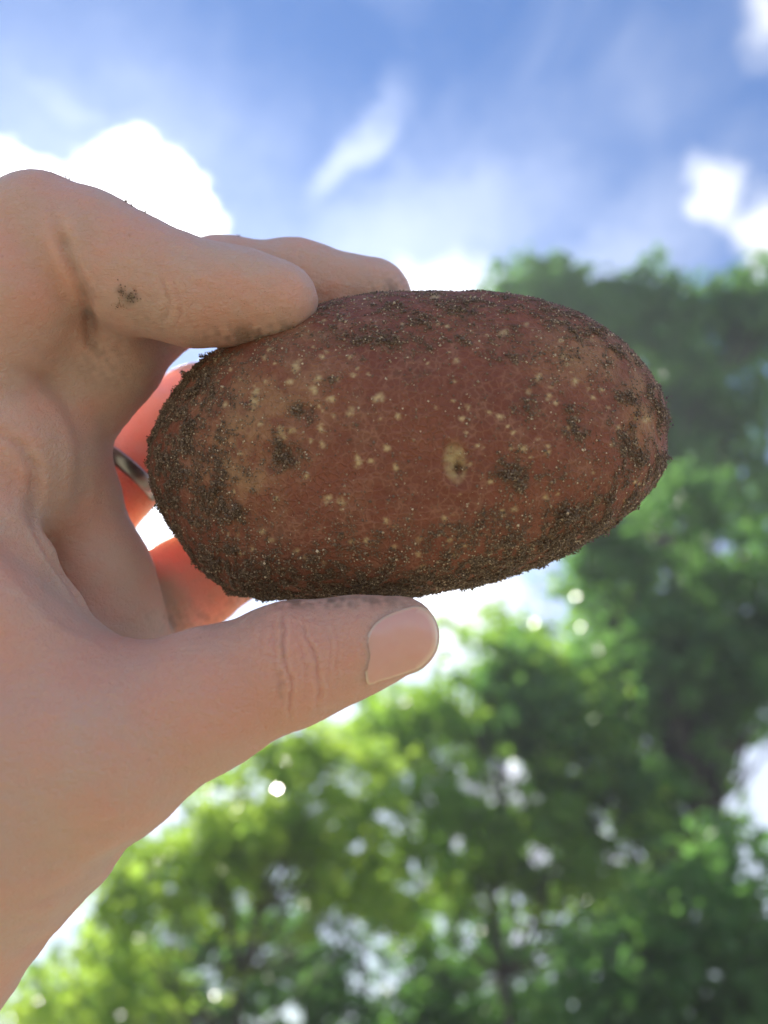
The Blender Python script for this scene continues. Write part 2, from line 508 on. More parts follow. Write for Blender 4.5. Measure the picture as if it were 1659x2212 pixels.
# forearm, wrist, thumb ball
add([(-1300, 2650, 215, 240), (-700, 2330, 190, 262), (-250, 1990, 172, 300), (0, 1700, 162, 300)], 6, 1)
add([(-300, 1500, 178, 300), (-30, 1610, 160, 290), (200, 1610, 156, 205)], 8, 10)
# palm (mostly out of frame on the left)
add([(-420, 1500, 190, 260), (-330, 1150, 190, 230), (-230, 900, 185, 190)], 8, 12)
add([(-330, 1250, 195, 220), (-60, 1330, 195, 170), (190, 1390, 190, 120), (285, 1420, 192, 95)], 8, 10)
# index finger
add([(-190, 1060, 178, 150), (-60, 860, 170, 130), (42, 640, 166, 128), (88, 492, 166, 113)], 5, 6)
# index distal half
add([(88, 488, 166, 110), (190, 545, 166, 118), (300, 598, 166, 112), (420, 634, 167, 103), (520, 642, 168, 93), (600, 651, 168, 88)], 5, 2.0)
# pad at the root of the index finger
add([(-260, 900, 176, 190), (-10, 935, 174, 140), (40, 985, 174, 138), (22, 1060, 174, 136)], 8, 2.2)
# middle finger
add([(250, 1440, 186, 100), (242, 1320, 186, 98), (222, 1240, 186, 95), (150, 1060, 186, 92), (118, 950, 186, 95), (225, 765, 183, 128)], 5, 6)
add([(225, 765, 184, 120), (330, 655, 189, 108), (480, 612, 192, 90), (640, 622, 193, 92), (800, 648, 194, 90)], 5, 2)
# ring finger
add([(60, 1290, 206, 95), (190, 1130, 206, 88), (262, 1040, 208, 82), (330, 960, 213, 110), (430, 905, 220, 112), (600, 880, 228, 100), (760, 900, 232, 88)], 4, 3, 0.46)
# little finger
add([(120, 1400, 198, 120), (300, 1325, 200, 122), (420, 1255, 206, 100), (560, 1180, 216, 92), (700, 1130, 224, 80)], 4, 3, 0.46)
# thumb
add([(60, 1580, 150, 175), (230, 1590, 152, 180), (430, 1518, 154, 146), (640, 1428, 156, 124), (760, 1397, 157, 101), (863, 1373, 158, 86)], 5, 9)
# web of skin between thumb and palm, seen edge on
add([(-60, 1050, 160, 60), (10, 1135, 160, 44), (58, 1212, 161, 44), (120, 1315, 162, 42), (190, 1400, 160, 50)], 6, 5)
add([(-120, 1200, 152, 100), (0, 1345, 150, 95), (90, 1430, 150, 95), (200, 1500, 151, 98)], 6, 5)

XX, YY, ZZ = np.meshgrid(gx, gy, gz, indexing='ij', sparse=True)
UU = XX / ZZ * 1659 + 829.5
VV_ = 1106 - YY / ZZ * 1659
def carve(poly, width, depth, zmax):
    """shallow crease following a line of the skin, on the near side only"""
    best = None
    sl = (slice(None),) * 3
    us = [p[0] for p in poly]; vs = [p[1] for p in poly]
    xr = [(min(us) - 40 - 829.5) / 1659 * 130, (min(us) - 40 - 829.5) / 1659 * 190, (max(us) + 40 - 829.5) / 1659 * 130, (max(us) + 40 - 829.5) / 1659 * 190]
    yr = [(1106 - min(vs) + 40) / 1659 * 130, (1106 - min(vs) + 40) / 1659 * 190, (1106 - max(vs) - 40) / 1659 * 130, (1106 - max(vs) - 40) / 1659 * 190]
    i0, i1 = np.searchsorted(gx, min(xr)), np.searchsorted(gx, max(xr))
    j0, j1 = np.searchsorted(gy, min(yr)), np.searchsorted(gy, max(yr))
    k1 = np.searchsorted(gz, zmax)
    U = UU[i0:i1, :, :k1]; W = VV_[:, j0:j1, :k1]
    for (a, b_) in zip(poly[:-1], poly[1:]):
        dx, dy = b_[0] - a[0], b_[1] - a[1]; L2 = dx * dx + dy * dy
        t = np.clip(((U - a[0]) * dx + (W - a[1]) * dy) / L2, 0, 1)
        d = np.hypot(U - a[0] - dx * t, W - a[1] - dy * t)
        best = d if best is None else np.minimum(best, d)
    field[i0:i1, j0:j1, :k1] += (depth * np.exp(-(best / width) ** 2)).astype(np.float32)

carve([(135, 520), (165, 590), (192, 680), (198, 740)], 14, 1.0, 175)
carve([(0, 935), (45, 965), (73, 1010), (70, 1090), (66, 1130)], 9, 0.7, 175)
carve([(350, 560), (362, 640), (352, 720)], 8, 0.12, 170)
def surface_nets(f, gx, gy, gz):
    s = f < 0
    nx, ny, nz = f.shape
    c = np.zeros((nx - 1, ny - 1, nz - 1), np.uint8)
    for i in (0, 1):
        for j in (0, 1):
            for k in (0, 1):
                c += s[i:nx - 1 + i, j:ny - 1 + j, k:nz - 1 + k]
    act = (c > 0) & (c < 8)
    I, J, K = np.nonzero(act)
    vid = -np.ones(c.shape, np.int64); vid[I, J, K] = np.arange(len(I))
    acc = np.zeros((len(I), 3)); cnt = np.zeros(len(I))
    corners = [(i, j, k) for i in (0, 1) for j in (0, 1) for k in (0, 1)]
    for a in corners:
        for ax in range(3):
            if a[ax]: continue
            b_ = list(a); b_[ax] = 1
            fa = f[I + a[0], J + a[1], K + a[2]]; fb = f[I + b_[0], J + b_[1], K + b_[2]]
            m = (fa < 0) != (fb < 0)
            t = np.where(m, fa / np.where(m, fa - fb, 1), 0)
            p = np.array(a, float)[None] + 0.0
            p = np.repeat(p, len(I), 0); p[:, ax] = t
            acc += np.where(m[:, None], p, 0); cnt += m
    V = acc / cnt[:, None] + np.stack([I, J, K], 1)
    V = V * VOX + np.array([gx[0], gy[0], gz[0]])
    Fs = []
    for ax in range(3):
        o1, o2 = [(1, 2), (2, 0), (0, 1)][ax]
        sa = [slice(None)] * 3; sb = [slice(None)] * 3
        sa[ax] = slice(0, -1); sb[ax] = slice(1, None)
        A = s[tuple(sa)]; B = s[tuple(sb)]
        e = A != B
        idx3 = np.array(np.nonzero(e)).T
        ok = (idx3[:, o1] > 0) & (idx3[:, o2] > 0) & (idx3[:, o1] < f.shape[o1] - 1) & (idx3[:, o2] < f.shape[o2] - 1)
        idx3 = idx3[ok]
        inside = A[idx3[:, 0], idx3[:, 1], idx3[:, 2]]
        def vv(d1, d2):
            q = idx3.copy(); q[:, o1] -= d1; q[:, o2] -= d2
            return vid[q[:, 0], q[:, 1], q[:, 2]]
        q = np.stack([vv(1, 1), vv(0, 1), vv(0, 0), vv(1, 0)], 1)
        q[~inside] = q[~inside][:, ::-1]
        Fs.append(q)
    return V, np.concatenate(Fs)

field[0, :, :] = 1; field[:, 0, :] = 1; field[:, :, 0] = 1; field[-1, :, :] = 1; field[:, -1, :] = 1; field[:, :, -1] = 1
HV, HF = surface_nets(field, gx, gy, gz)
del field
# relax the surface once or twice
for _ in range(2):
    acc = np.zeros_like(HV); cnt = np.zeros(len(HV))
    for a in range(4):
        i, j = HF[:, a], HF[:, (a + 1) % 4]
        for ax in range(3):
            acc[:, ax] += np.bincount(i, HV[j, ax], len(HV)) + np.bincount(j, HV[i, ax], len(HV))
        cnt += np.bincount(i, minlength=len(HV)) + np.bincount(j, minlength=len(HV))
    HV = HV * 0.5 + 0.5 * acc / cnt[:, None]

# finer mesh: split every quad in four, relax once, then press the creases and fine folds in
def split(V, F):
    nV = len(V); E = np.stack([F, np.roll(F, -1, 1)], -1).reshape(-1, 2)
    Es = np.sort(E, 1); key = Es[:, 0].astype(np.int64) * nV + Es[:, 1]
    uq, first, inv = np.unique(key, return_index=True, return_inverse=True)
    mid = (V[Es[first, 0]] + V[Es[first, 1]]) / 2; cen_ = V[F].mean(1)
    em = nV + inv.reshape(-1, 4); cm_ = nV + len(uq) + np.arange(len(F))
    q = [np.stack([F[:, k], em[:, k], cm_, em[:, (k + 3) % 4]], 1) for k in range(4)]
    return np.concatenate([V, mid, cen_]), np.concatenate(q)
HV, HF = split(HV, HF)
for _ in range(1):
    acc = np.zeros_like(HV); cnt = np.zeros(len(HV))
    for a in range(4):
        i, j = HF[:, a], HF[:, (a + 1) % 4]
        for ax in range(3):
            acc[:, ax] += np.bincount(i, HV[j, ax], len(HV)) + np.bincount(j, HV[i, ax], len(HV))
        cnt += np.bincount(i, minlength=len(HV)) + np.bincount(j, minlength=len(HV))
    HV = HV * 0.4 + 0.6 * acc / cnt[:, None]
fn = np.cross(HV[HF[:, 2]] - HV[HF[:, 0]], HV[HF[:, 3]] - HV[HF[:, 1]])
HN = np.zeros_like(HV)
for a in range(4):
    for ax in range(3):
        HN[:, ax] += np.bincount(HF[:, a], fn[:, ax], len(HV))
HN /= np.linalg.norm(HN, axis=1)[:, None] + 1e-9
hu, hv = px(HV)
def wobv(Pn, fr, seed, k=10, aniso=(1, 1, 1)):
    r_ = np.random.default_rng(seed); o_ = np.zeros(len(Pn))
    for _ in range(k):
        d = r_.normal(size=3) * aniso; d /= np.linalg.norm(d); o_ += np.sin(Pn @ d * fr * r_.uniform(0.6, 1.5) + r_.uniform(0, 6.3))
    return o_ / math.sqrt(k)
disp = np.zeros(len(HV)); nearside = (HN[:, 2] < 0.25) & (HV[:, 2] < 178)
if np.mean(HN[:, 2] * (HV[:, 2] - HV[:, 2].mean())) < 0: HN = -HN; nearside = (HN[:, 2] < 0.25) & (HV[:, 2] < 178)
jit = 5 * wobv(HV, 0.55, 51); jit2 = 2.2 * wobv(HV, 2.2, 52)
def crease(poly, width, depth, wob_=1.0):
    U = hu + (jit + jit2) * wob_; W = hv + jit2 * wob_
    best = np.full(len(HV), 1e9); along = np.zeros(len(HV)); tot = 0
    L = [math.dist(a, b_) for a, b_ in zip(poly[:-1], poly[1:])]; T = sum(L)
    for (a, b_), l in zip(zip(poly[:-1], poly[1:]), L):
        dx, dy = b_[0] - a[0], b_[1] - a[1]
        t = np.clip(((U - a[0]) * dx + (W - a[1]) * dy) / (l * l), 0, 1)
        d = np.hypot(U - a[0] - dx * t, W - a[1] - dy * t); m = d < best
        best[m] = d[m]; along[m] = (tot + t[m] * l) / T; tot += l
    fade = np.clip(np.minimum(along, 1 - along) * 5, 0.15, 1)
    q = best / width
    disp[:] -= np.where(nearside, depth * fade * (np.exp(-q * q) - 0.35 * np.exp(-(q - 2.1) ** 2)), 0)
crease([(604, 1296), (609, 1350), (616, 1420), (632, 1480), (630, 1578)], 4.5, 0.34)
crease([(650, 1325), (662, 1370), (684, 1430), (694, 1490), (680, 1552)], 4.5, 0.30)
crease([(640, 1360), (652, 1410), (662, 1450), (664, 1500), (655, 1540)], 4.0, 0.13)
crease([(560, 1340), (566, 1390), (560, 1430)], 4.5, 0.12)
crease([(585, 1320), (590, 1400), (600, 1470), (602, 1560)], 4.0, 0.14)
crease([(725, 1320), (730, 1400), (722, 1480)], 4.0, 0.14)
crease([(705, 1330), (712, 1400), (708, 1500)], 4.0, 0.10)
crease([(345, 580), (356, 640), (350, 720)], 5, 0.22)
crease([(372, 600), (380, 660), (376, 720)], 5, 0.16)
crease([(560, 1700), (470, 1690), (400, 1700), (330, 1770)], 5, 0.12)
for pl, dd in (([(330, 1785), (238, 1855), (159, 1888)], 0.7), ([(290, 1830), (179, 1908), (99, 1948), (30, 1962)], 0.9), ([(230, 1912), (139, 1972), (30, 2014)], 0.7),
               ([(145, 2015), (40, 2067)], 0.6), ([(300, 1770), (220, 1800), (150, 1805)], 0.3), ([(190, 1965), (90, 2030), (0, 2060)], 0.35), ([(95, 2075), (0, 2125)], 0.4)):
    crease(pl, 15, dd * 0.6, 0.35)
crease([(0, 800), (45, 796), (97, 820), (139, 862), (167, 907), (180, 956), (182, 998), (174, 1060), (149, 1133)], 14, 0.6, 0.4)
crease([(28, 930), (73, 1008), (72, 1060), (66, 1123)], 14, 0.4, 0.4)
crease([(104, 430), (125, 495), (150, 560), (178, 625), (196, 690), (200, 770)], 13, 0.55, 0.4)
crease([(60, 1110), (97, 1185), (149, 1269), (208, 1355)], 7, 0.5, 0.3)
crease([(0, 1185), (69, 1269), (121, 1324), (243, 1393)], 14, 0.35, 0.5)
# fine skin lines across the thumb, the thumb ball and the palm
def lines(cu, cv, ru, rv, ang, per, amp, seed):
    a = R(ang); m = np.exp(-(((hu - cu) / ru) ** 2 + ((hv - cv) / rv) ** 2) ** 1.5)
    ph = (hu * math.cos(a) + hv * math.sin(a)) / per * 6.283 + 2.4 * wobv(HV, 0.35, seed) + 1.2 * wobv(HV, 1.1, seed + 1)
    g_ = np.clip(0.5 + 0.9 * wobv(HV, 0.5, seed + 2), 0, 1.3)
    disp[:] -= amp * m * g_ * np.clip(np.sin(ph), -0.2, 1) ** 2
lines(250, 1330, 110, 110, 78, 13, 0.05, 61)
lines(450, 1560, 230, 130, -52, 15, 0.045, 64)
lines(640, 1440, 90, 140, 6, 15, 0.06, 67)
lines(150, 1500, 200, 120, 80, 17, 0.04, 70)
lines(200, 1750, 260, 170, 40, 18, 0.035, 73)
lines(560, 640, 150, 100, 15, 11, 0.03, 76)
disp += 0.045 * wobv(HV, 1.3, 81) + 0.02 * wobv(HV, 3.2, 82)
# tendons and soft hollows
disp += 0.2 * wobv(HV, 0.22, 83)
HV = HV + HN * disp[:, None]

# skin
m_skin, h, out = new_mat('skin')
b = h.node('ShaderNodeBsdfPrincipled')
tcn = h.node('ShaderNodeTexCoord'); oc = tcn.outputs['Object']
n1 = h.noise(oc, 60, 4, 0.6); n2 = h.noise(oc, 420, 3, 0.6); n3 = h.noise(oc, 22, 3, 0.5)
c1 = h.mix(h.maprange(n1.outputs[0], 0.35, 0.68), (0.565, 0.395, 0.345), (0.62, 0.36, 0.30))
c1 = h.mix(h.maprange(n3.outputs[0], 0.5, 0.72, 0.0, 0.6), c1, (0.64, 0.32, 0.25))
c1 = h.mix(h.maprange(n2.outputs[0], 0.55, 0.8, 0.0, 0.35), c1, (0.56, 0.37, 0.29))
sp = h.vor(oc, 190); spm = h.maprange(sp.outputs['Distance'], 0.02, 0.11, 0.35, 0.0)
c1 = h.mix(h.math('MULTIPLY', spm, h.maprange(n1.outputs[0], 0.5, 0.6)), c1, (0.36, 0.19, 0.12))
dirt = h.node('ShaderNodeAttribute', attribute_name='dirt')
c1 = h.mix(dirt.outputs['Fac'], c1, (0.16, 0.12, 0.095))
h.put(b.inputs['Base Color'], c1)
b.inputs['Roughness'].default_value = 0.5
b.inputs['Specular IOR Level'].default_value = 0.4
b.inputs['Subsurface Weight'].default_value = 1.0
b.inputs['Subsurface Radius'].default_value = (1.0, 0.53, 0.36)
backlit_glow = h.node('ShaderNodeAttribute', attribute_name='backlit_glow')
h.put(b.inputs['Subsurface Scale'], h.math('MULTIPLY_ADD', backlit_glow.outputs['Fac'], 0.021, 0.0050))  # scattering deepened by the mask to bring out a backlit glow
ln = h.noise(h.vmath('MULTIPLY', oc, (420, 1500, 900)), 1.0, 3, 0.6, 0.8)
vr = h.vor(h.vmath('ADD', oc, h.vmath('MULTIPLY', n2.outputs['Color'], (0.0006, 0.0006, 0.0006))), 900, 'DISTANCE_TO_EDGE')
hgt = h.math('ADD', h.math('MULTIPLY', ln.outputs[0], 0.6), h.math('ADD', h.maprange(vr.outputs[0], 0.0, 0.12, 0.0, 0.12), h.math('MULTIPLY', n2.outputs[0], 0.7)))
bp = h.node('ShaderNodeBump'); bp.inputs['Strength'].default_value = 0.8; bp.inputs['Distance'].default_value = 0.0010
h.l.new(hgt, bp.inputs['Height']); h.l.new(bp.outputs[0], b.inputs['Normal'])
h.l.new(b.outputs[0], out.inputs[0])

HW = to_world(HV)
horig = to_world([P(0, 1700, 162)])[0]
hand_me = mesh_from_np('hand', HW - horig, HF, m_skin)
hu, hv = px(HV)
dirt = np.zeros(len(HV))
front = HV[:, 2] < 172
for (u, v, r, s) in [(280, 645, 15, 0.5), (260, 628, 9, 0.4)]:
    dirt = np.maximum(dirt, front * s * np.exp(-((hu - u) ** 2 + (hv - v) ** 2) / r ** 2))
grit = np.clip(0.5 + 0.6 * wobv(HV, 1.0, 91) + 0.5 * wobv(HV, 3.0, 92), 0, 1.2)
for (u, v, ru, rv, s_) in [(600, 725, 130, 26, .6), (700, 1300, 190, 14, .5), (850, 640, 60, 40, .4), (230, 780, 60, 60, .22), (608, 1430, 8, 90, .3), (190, 650, 20, 100, .2), (330, 690, 70, 30, .12), (420, 1340, 120, 22, .22)]:
    dirt = np.maximum(dirt, s_ * grit * np.exp(-((hu - u) / ru) ** 2 - ((hv - v) / rv) ** 2))
attr(hand_me, 'dirt', np.clip(dirt * 1.35, 0, 0.9))
backlit_glow = np.clip((HV[:, 2] - 192) / 6, 0, 1) * ((hv > 800) | (hu > 700))  # mask painted over rear fingers, web and tips meant to glow from behind
backlit_glow = np.maximum(backlit_glow, 0.5 * np.exp(-((hu - 90) ** 2 / 90 ** 2 + (hv - 1250) ** 2 / 110 ** 2)))
for (u, v, ru, rv, a_) in [(845, 1468, 75, 26, .9), (925, 1420, 30, 40, .5), (870, 590, 40, 40, .5), (665, 630, 30, 40, .25), (320, 800, 40, 50, .3), (260, 1180, 30, 60, .5)]:
    backlit_glow = np.maximum(backlit_glow, a_ * np.exp(-((hu - u) / ru) ** 2 - ((hv - v) / rv) ** 2))
attr(hand_me, 'backlit_glow', backlit_glow)
hand = link('hand', hand_me, None, horig)
tag(hand, 'bare left hand pinching the potato between thumb and fingers against the sky', 'hand')
hbvh = BVHTree.FromPolygons([tuple(p) for p in HW], [tuple(f) for f in HF.tolist()])

def cast(bvh, u, v):
    d = Vector(dirw(u, v))
    hit = bvh.ray_cast(CAM, d, 2.0)
    return (np.array(hit[0]), np.array(hit[1])) if hit[0] is not None else (None, None)

# thumbnail: outline seen in the view, laid on the thumb and given thickness
m_nail, h, out = new_mat('nail')
b = h.node('ShaderNodeBsdfPrincipled'); tcn = h.node('ShaderNodeTexCoord')
ed = h.node('ShaderNodeAttribute', attribute_name='rim')
nn = h.noise(tcn.outputs['Object'], 300, 3, 0.5)
cc_ = h.mix(h.maprange(nn.outputs[0], 0.3, 0.7, 0.0, 0.3), (0.62, 0.35, 0.31), (0.66, 0.41, 0.365))
cc_ = h.mix(ed.outputs['Fac'], cc_, (0.78, 0.62, 0.50))
h.put(b.inputs['Base Color'], cc_)
b.inputs['Roughness'].default_value = 0.3; b.inputs['Coat Weight'].default_value = 0.5; b.inputs['Coat Roughness'].default_value = 0.18
b.inputs['Subsurface Weight'].default_value = 0.8; b.inputs['Subsurface Radius'].default_value = (1, 0.35, 0.25); b.inputs['Subsurface Scale'].default_value = 0.002
h.l.new(b.outputs[0], out.inputs[0])
NO = [(797, 1368), (812, 1347), (838, 1330), (868, 1318), (900, 1311), (924, 1318), (938, 1338), (945, 1366), (943, 1394), (930, 1420),
      (908, 1441), (880, 1453), (850, 1463), (820, 1472), (795, 1478), (789, 1450), (788, 1420), (790, 1392)]
NO = np.array(NO, float); ncen = NO.mean(0)
# resample outline finely
t = np.linspace(0, len(NO), 97)[:-1]; i0 = np.floor(t).astype(int); ff = t - i0
def cat(p, i, f):
    n = len(p); p0, p1, p2, p3 = p[(i - 1) % n], p[i % n], p[(i + 1) % n], p[(i + 2) % n]; f = f[:, None]
    return 0.5 * (2 * p1 + (p2 - p0) * f + (2 * p0 - 5 * p1 + 4 * p2 - p3) * f ** 2 + (3 * p1 - p0 - 3 * p2 + p3) * f ** 3)
ring_ = cat(NO, i0, ff)
rings = 12; NV = []; rim = []
def nail_pt(u, v, f):
    # the nail is a smooth curved plate: a cylinder across the thumb
    p, n_ = cast(hbvh, *(ncen + (np.array([u, v]) - ncen) * 0.86))
    dpt = np.dot(p - CAMN, ROT @ np.array([0, 0, -1.0])) * 1000
    lift = 0.62 - 0.42 * f ** 2.5
    return P(u, v, dpt - lift)
for k in range(rings + 1):
    f = k / rings
    for q in ring_:
        uv = ncen + (q - ncen) * max(f, 1e-3)
        NV.append(nail_pt(uv[0], uv[1], f)); rim.append(max(0, (f - 0.86) / 0.14) if uv[0] > 900 else (0.8 if f > 0.97 else 0))
m_ = len(ring_)
NV = np.array(NV)
# smooth depth
G = NV.reshape(rings + 1, m_, 3)
for _ in range(6):
    zz = G[:, :, 2].copy(); z2 = (np.roll(zz, 1, 1) + np.roll(zz, -1, 1) + zz) / 3
    z2[1:-1] = (z2[:-2] + z2[2:] + z2[1:-1]) / 3; G[:, :, 2] = z2
G[0, :, 2] = G[0, :, 2].mean()
sk = G[-1].copy(); sk[:, 2] += 1.3
Gall = np.concatenate([G, sk[None]], 0); rim += [0.3] * m_
ii = np.arange((rings + 2) * m_).reshape(rings + 2, m_)
NF = np.stack([ii[:-1], ii[1:], np.roll(ii[1:], -1, 1), np.roll(ii[:-1], -1, 1)], -1).reshape(-1, 4)
nme = mesh_from_np('thumbnail', to_world(Gall.reshape(-1, 3)) - horig, NF, m_nail); attr(nme, 'rim', rim)
link('thumbnail', nme, hand)

# ------------------------------------------------------------------ potato
OUT = [(322, 1000), (335, 920), (370, 860), (430, 785), (500, 738), (600, 700), (700, 666), (800, 643), (900, 634), (1000, 631), (1100, 638), (1200, 664),
       (1280, 698), (1345, 745), (1400, 808), (1430, 870), (1437, 940), (1432, 1010), (1400, 1065), (1330, 1122), (1250, 1178), (1170, 1222), (1080, 1252),
       (950, 1280), (850, 1292), (720, 1298), (610, 1297), (505, 1290), (452, 1248), (392, 1178), (350, 1110), (327, 1060)]
OUT = np.array(OUT, float)
PD = 182.0
pc_uv = np.array([878.0, 968.0]); pc = P(*pc_uv, PD)
A_, B_, D_ = 558.0, 332.0, 31.0
o2 = OUT - pc_uv; o2[:, 1] *= -1
th_ = np.arctan2(o2[:, 1] / B_, o2[:, 0] / A_); sr = np.hypot(o2[:, 0] / A_, o2[:, 1] / B_)
od = np.argsort(th_); th_ = th_[od]; sr = sr[od]
import bmesh
bm = bmesh.new(); bmesh.ops.create_icosphere(bm, subdivisions=8, radius=1.0)
tmp = bpy.data.meshes.new('tmp'); bm.to_mesh(tmp); bm.free()
n = len(tmp.vertices); S = np.empty(n * 3, np.float32); tmp.vertices.foreach_get('co', S); S = S.reshape(-1, 3).astype(float)
PF = np.empty(len(tmp.polygons) * 3, np.int32); tmp.polygons.foreach_get('vertices', PF); PF = PF.reshape(-1, 3)
bpy.data.meshes.remove(tmp)
th = np.arctan2(S[:, 1], S[:, 0]); rho2 = S[:, 0] ** 2 + S[:, 1] ** 2
fine = np.linspace(-math.pi, math.pi, 721)
sf = np.interp(fine, th_, sr, period=2 * math.pi)
ker = np.hanning(19); ker /= ker.sum(); sf = np.convolve(np.concatenate([sf[-10:-1], sf, sf[1:10]]), ker, 'valid')[:721]
s = np.interp(th, fine, sf); s = 1 + (s - 1) * rho2
# silhouette drawn at slightly smaller radius because nearer parts look bigger
k_ = PD / 1659 * 0.986
PV = np.stack([S[:, 0] * A_ * k_ * s, S[:, 1] * B_ * k_ * s, S[:, 2] * D_ * (1 + 0.12 * S[:, 0])], 1)
PV[:, 2] *= -1     # towards the camera = smaller depth
def vnoise(Pn, sc_, oct_=3, seed=0.0):
    out_ = np.empty(len(Pn))
    off = Vector((seed, seed * 1.7, -seed))
    for i, p in enumerate(Pn * sc_):
        out_[i] = mnoise.fractal(Vector(p) + off, 1.0, 2.0, oct_)
    return out_
# coarse noise evaluated on a small ico then interpolated would be faster; trig sums are enough here
def wob(Pn, fr, seed):
    r_ = np.random.default_rng(seed); o_ = np.zeros(len(Pn))
    for _ in range(14):
        d = r_.normal(size=3); d /= np.linalg.norm(d); o_ += np.sin(Pn @ d * fr * r_.uniform(0.6, 1.5) + r_.uniform(0, 6.3))
    return o_ / math.sqrt(14)
Nn = PV / np.array([A_ * k_, B_ * k_, D_]) ** 2; Nn /= np.linalg.norm(Nn, axis=1)[:, None]
PV = PV + Nn * (wob(PV, 0.13, 1) * 0.45 + wob(PV, 0.5, 2) * 0.10 + wob(PV, 1.6, 3) * 0.035)[:, None]
PV += pc
pu, pv = px(PV); facing = PV[:, 2] < PD + 3
def ell(u, v, ru, rv, ang=0):
    a = R(ang); x = (pu - u) * math.cos(a) - (pv - v) * math.sin(a); y = (pu - u) * math.sin(a) + (pv - v) * math.cos(a)
    return (x / ru) ** 2 + (y / rv) ** 2
# the eye: a shallow dish with a raised lip and a pit
e1 = ell(985, 1003, 26, 44, 8)
PV[:, 2] += facing * (1.0 * np.exp(-e1 * 1.4) - 0.45 * np.exp(-(np.sqrt(e1) - 1.45) ** 2 / 0.12))
e2 = ell(992, 1012, 9, 15, 0); PV[:, 2] += facing * 1.7 * np.exp(-e2)
for (u, v, ru, rv, dp) in [(612, 985, 34, 30, 0.9), (655, 890, 26, 22, 0.6), (1130, 1015, 50, 34, 0.5), (1360, 965, 22, 40, 0.8), (1235, 925, 20, 30, 0.3)]:
    PV[:, 2] += facing * dp * np.exp(-ell(u, v, ru, rv))

pale = np.zeros(n); 
LEN = [(640, 790, 9), (625, 825, 7), (687, 818, 8), (678, 842, 9), (553, 846, 8), (549, 868, 11), (486, 873, 6), (715, 862, 8), (757, 890, 9),
       (693, 925, 8), (607, 933, 9), (631, 930, 7), (697, 960, 7), (774, 1000, 9), (835, 968, 8), (707, 1078, 9), (738, 1083, 9), (834, 1125, 6),
       (818, 860, 11), (1130, 968, 8), (1163, 815, 8), (1186, 858, 7), (1241, 825, 8), (1300, 842, 5), (1090, 718, 8), (860, 900, 7), (855, 1010, 7),
       (1010, 880, 6), (985, 780, 6), (940, 640, 8), (1060, 1040, 6), (1110, 1100, 7), (1290, 1080, 7), (1180, 1075, 6), (1080, 900, 7), (640, 1190, 6), (545, 1185, 6), (700, 1215, 5), (760, 1170, 6), (905, 1165, 7), (960, 1120, 6), (1395, 905, 9)]
for _ in range(130):
    LEN.append((random.uniform(450, 1400), random.uniform(690, 1230), random.uniform(2.5, 6)))
rr = np.random.default_rng(5)
for (u, v, r) in LEN:
    m = (np.abs(pu - u) < 30) & (np.abs(pv - v) < 30) & facing
    if not m.any(): continue
    ang = np.arctan2(pv[m] - v, pu[m] - u); ra = 1.2 * r * (0.85 + 0.15 * np.sin(2 * ang + rr.uniform(0, 6)) + 0.10 * np.sin(3 * ang + rr.uniform(0, 6)) + 0.08 * np.sin(7 * ang + rr.uniform(0, 6)))
    pale[m] = np.maximum(pale[m], np.clip(1.35 - np.hypot(pu[m] - u, pv[m] - v) / ra, 0, 1))
eyem = facing * np.clip(1.35 - ell(983, 1000, 23, 40, 8) * 0.9 - np.clip(1.3 - ell(992, 1012, 10, 15), 0, 1) * 0.9, 0, 1) * np.clip(0.95 + 0.35 * wob(PV, 2.6, 61), 0.35, 1)
# big pale-buff areas of skin
buff = facing * np.clip(0.7 * np.exp(-ell(1385, 890, 36, 90)) + 0.75 * np.exp(-ell(520, 1000, 90, 120)) + 0.4 * np.exp(-ell(600, 850, 130, 90))
                        + 0.3 * np.exp(-ell(680, 720, 60, 20)) + 0.55 * np.exp(-ell(1280, 770, 120, 60)) , 0, 1)

WA = wob(PV, 0.8, 41) + 0.5 * wob(PV, 2.0, 42); WB = wob(PV, 0.8, 43) + 0.5 * wob(PV, 2.0, 44)
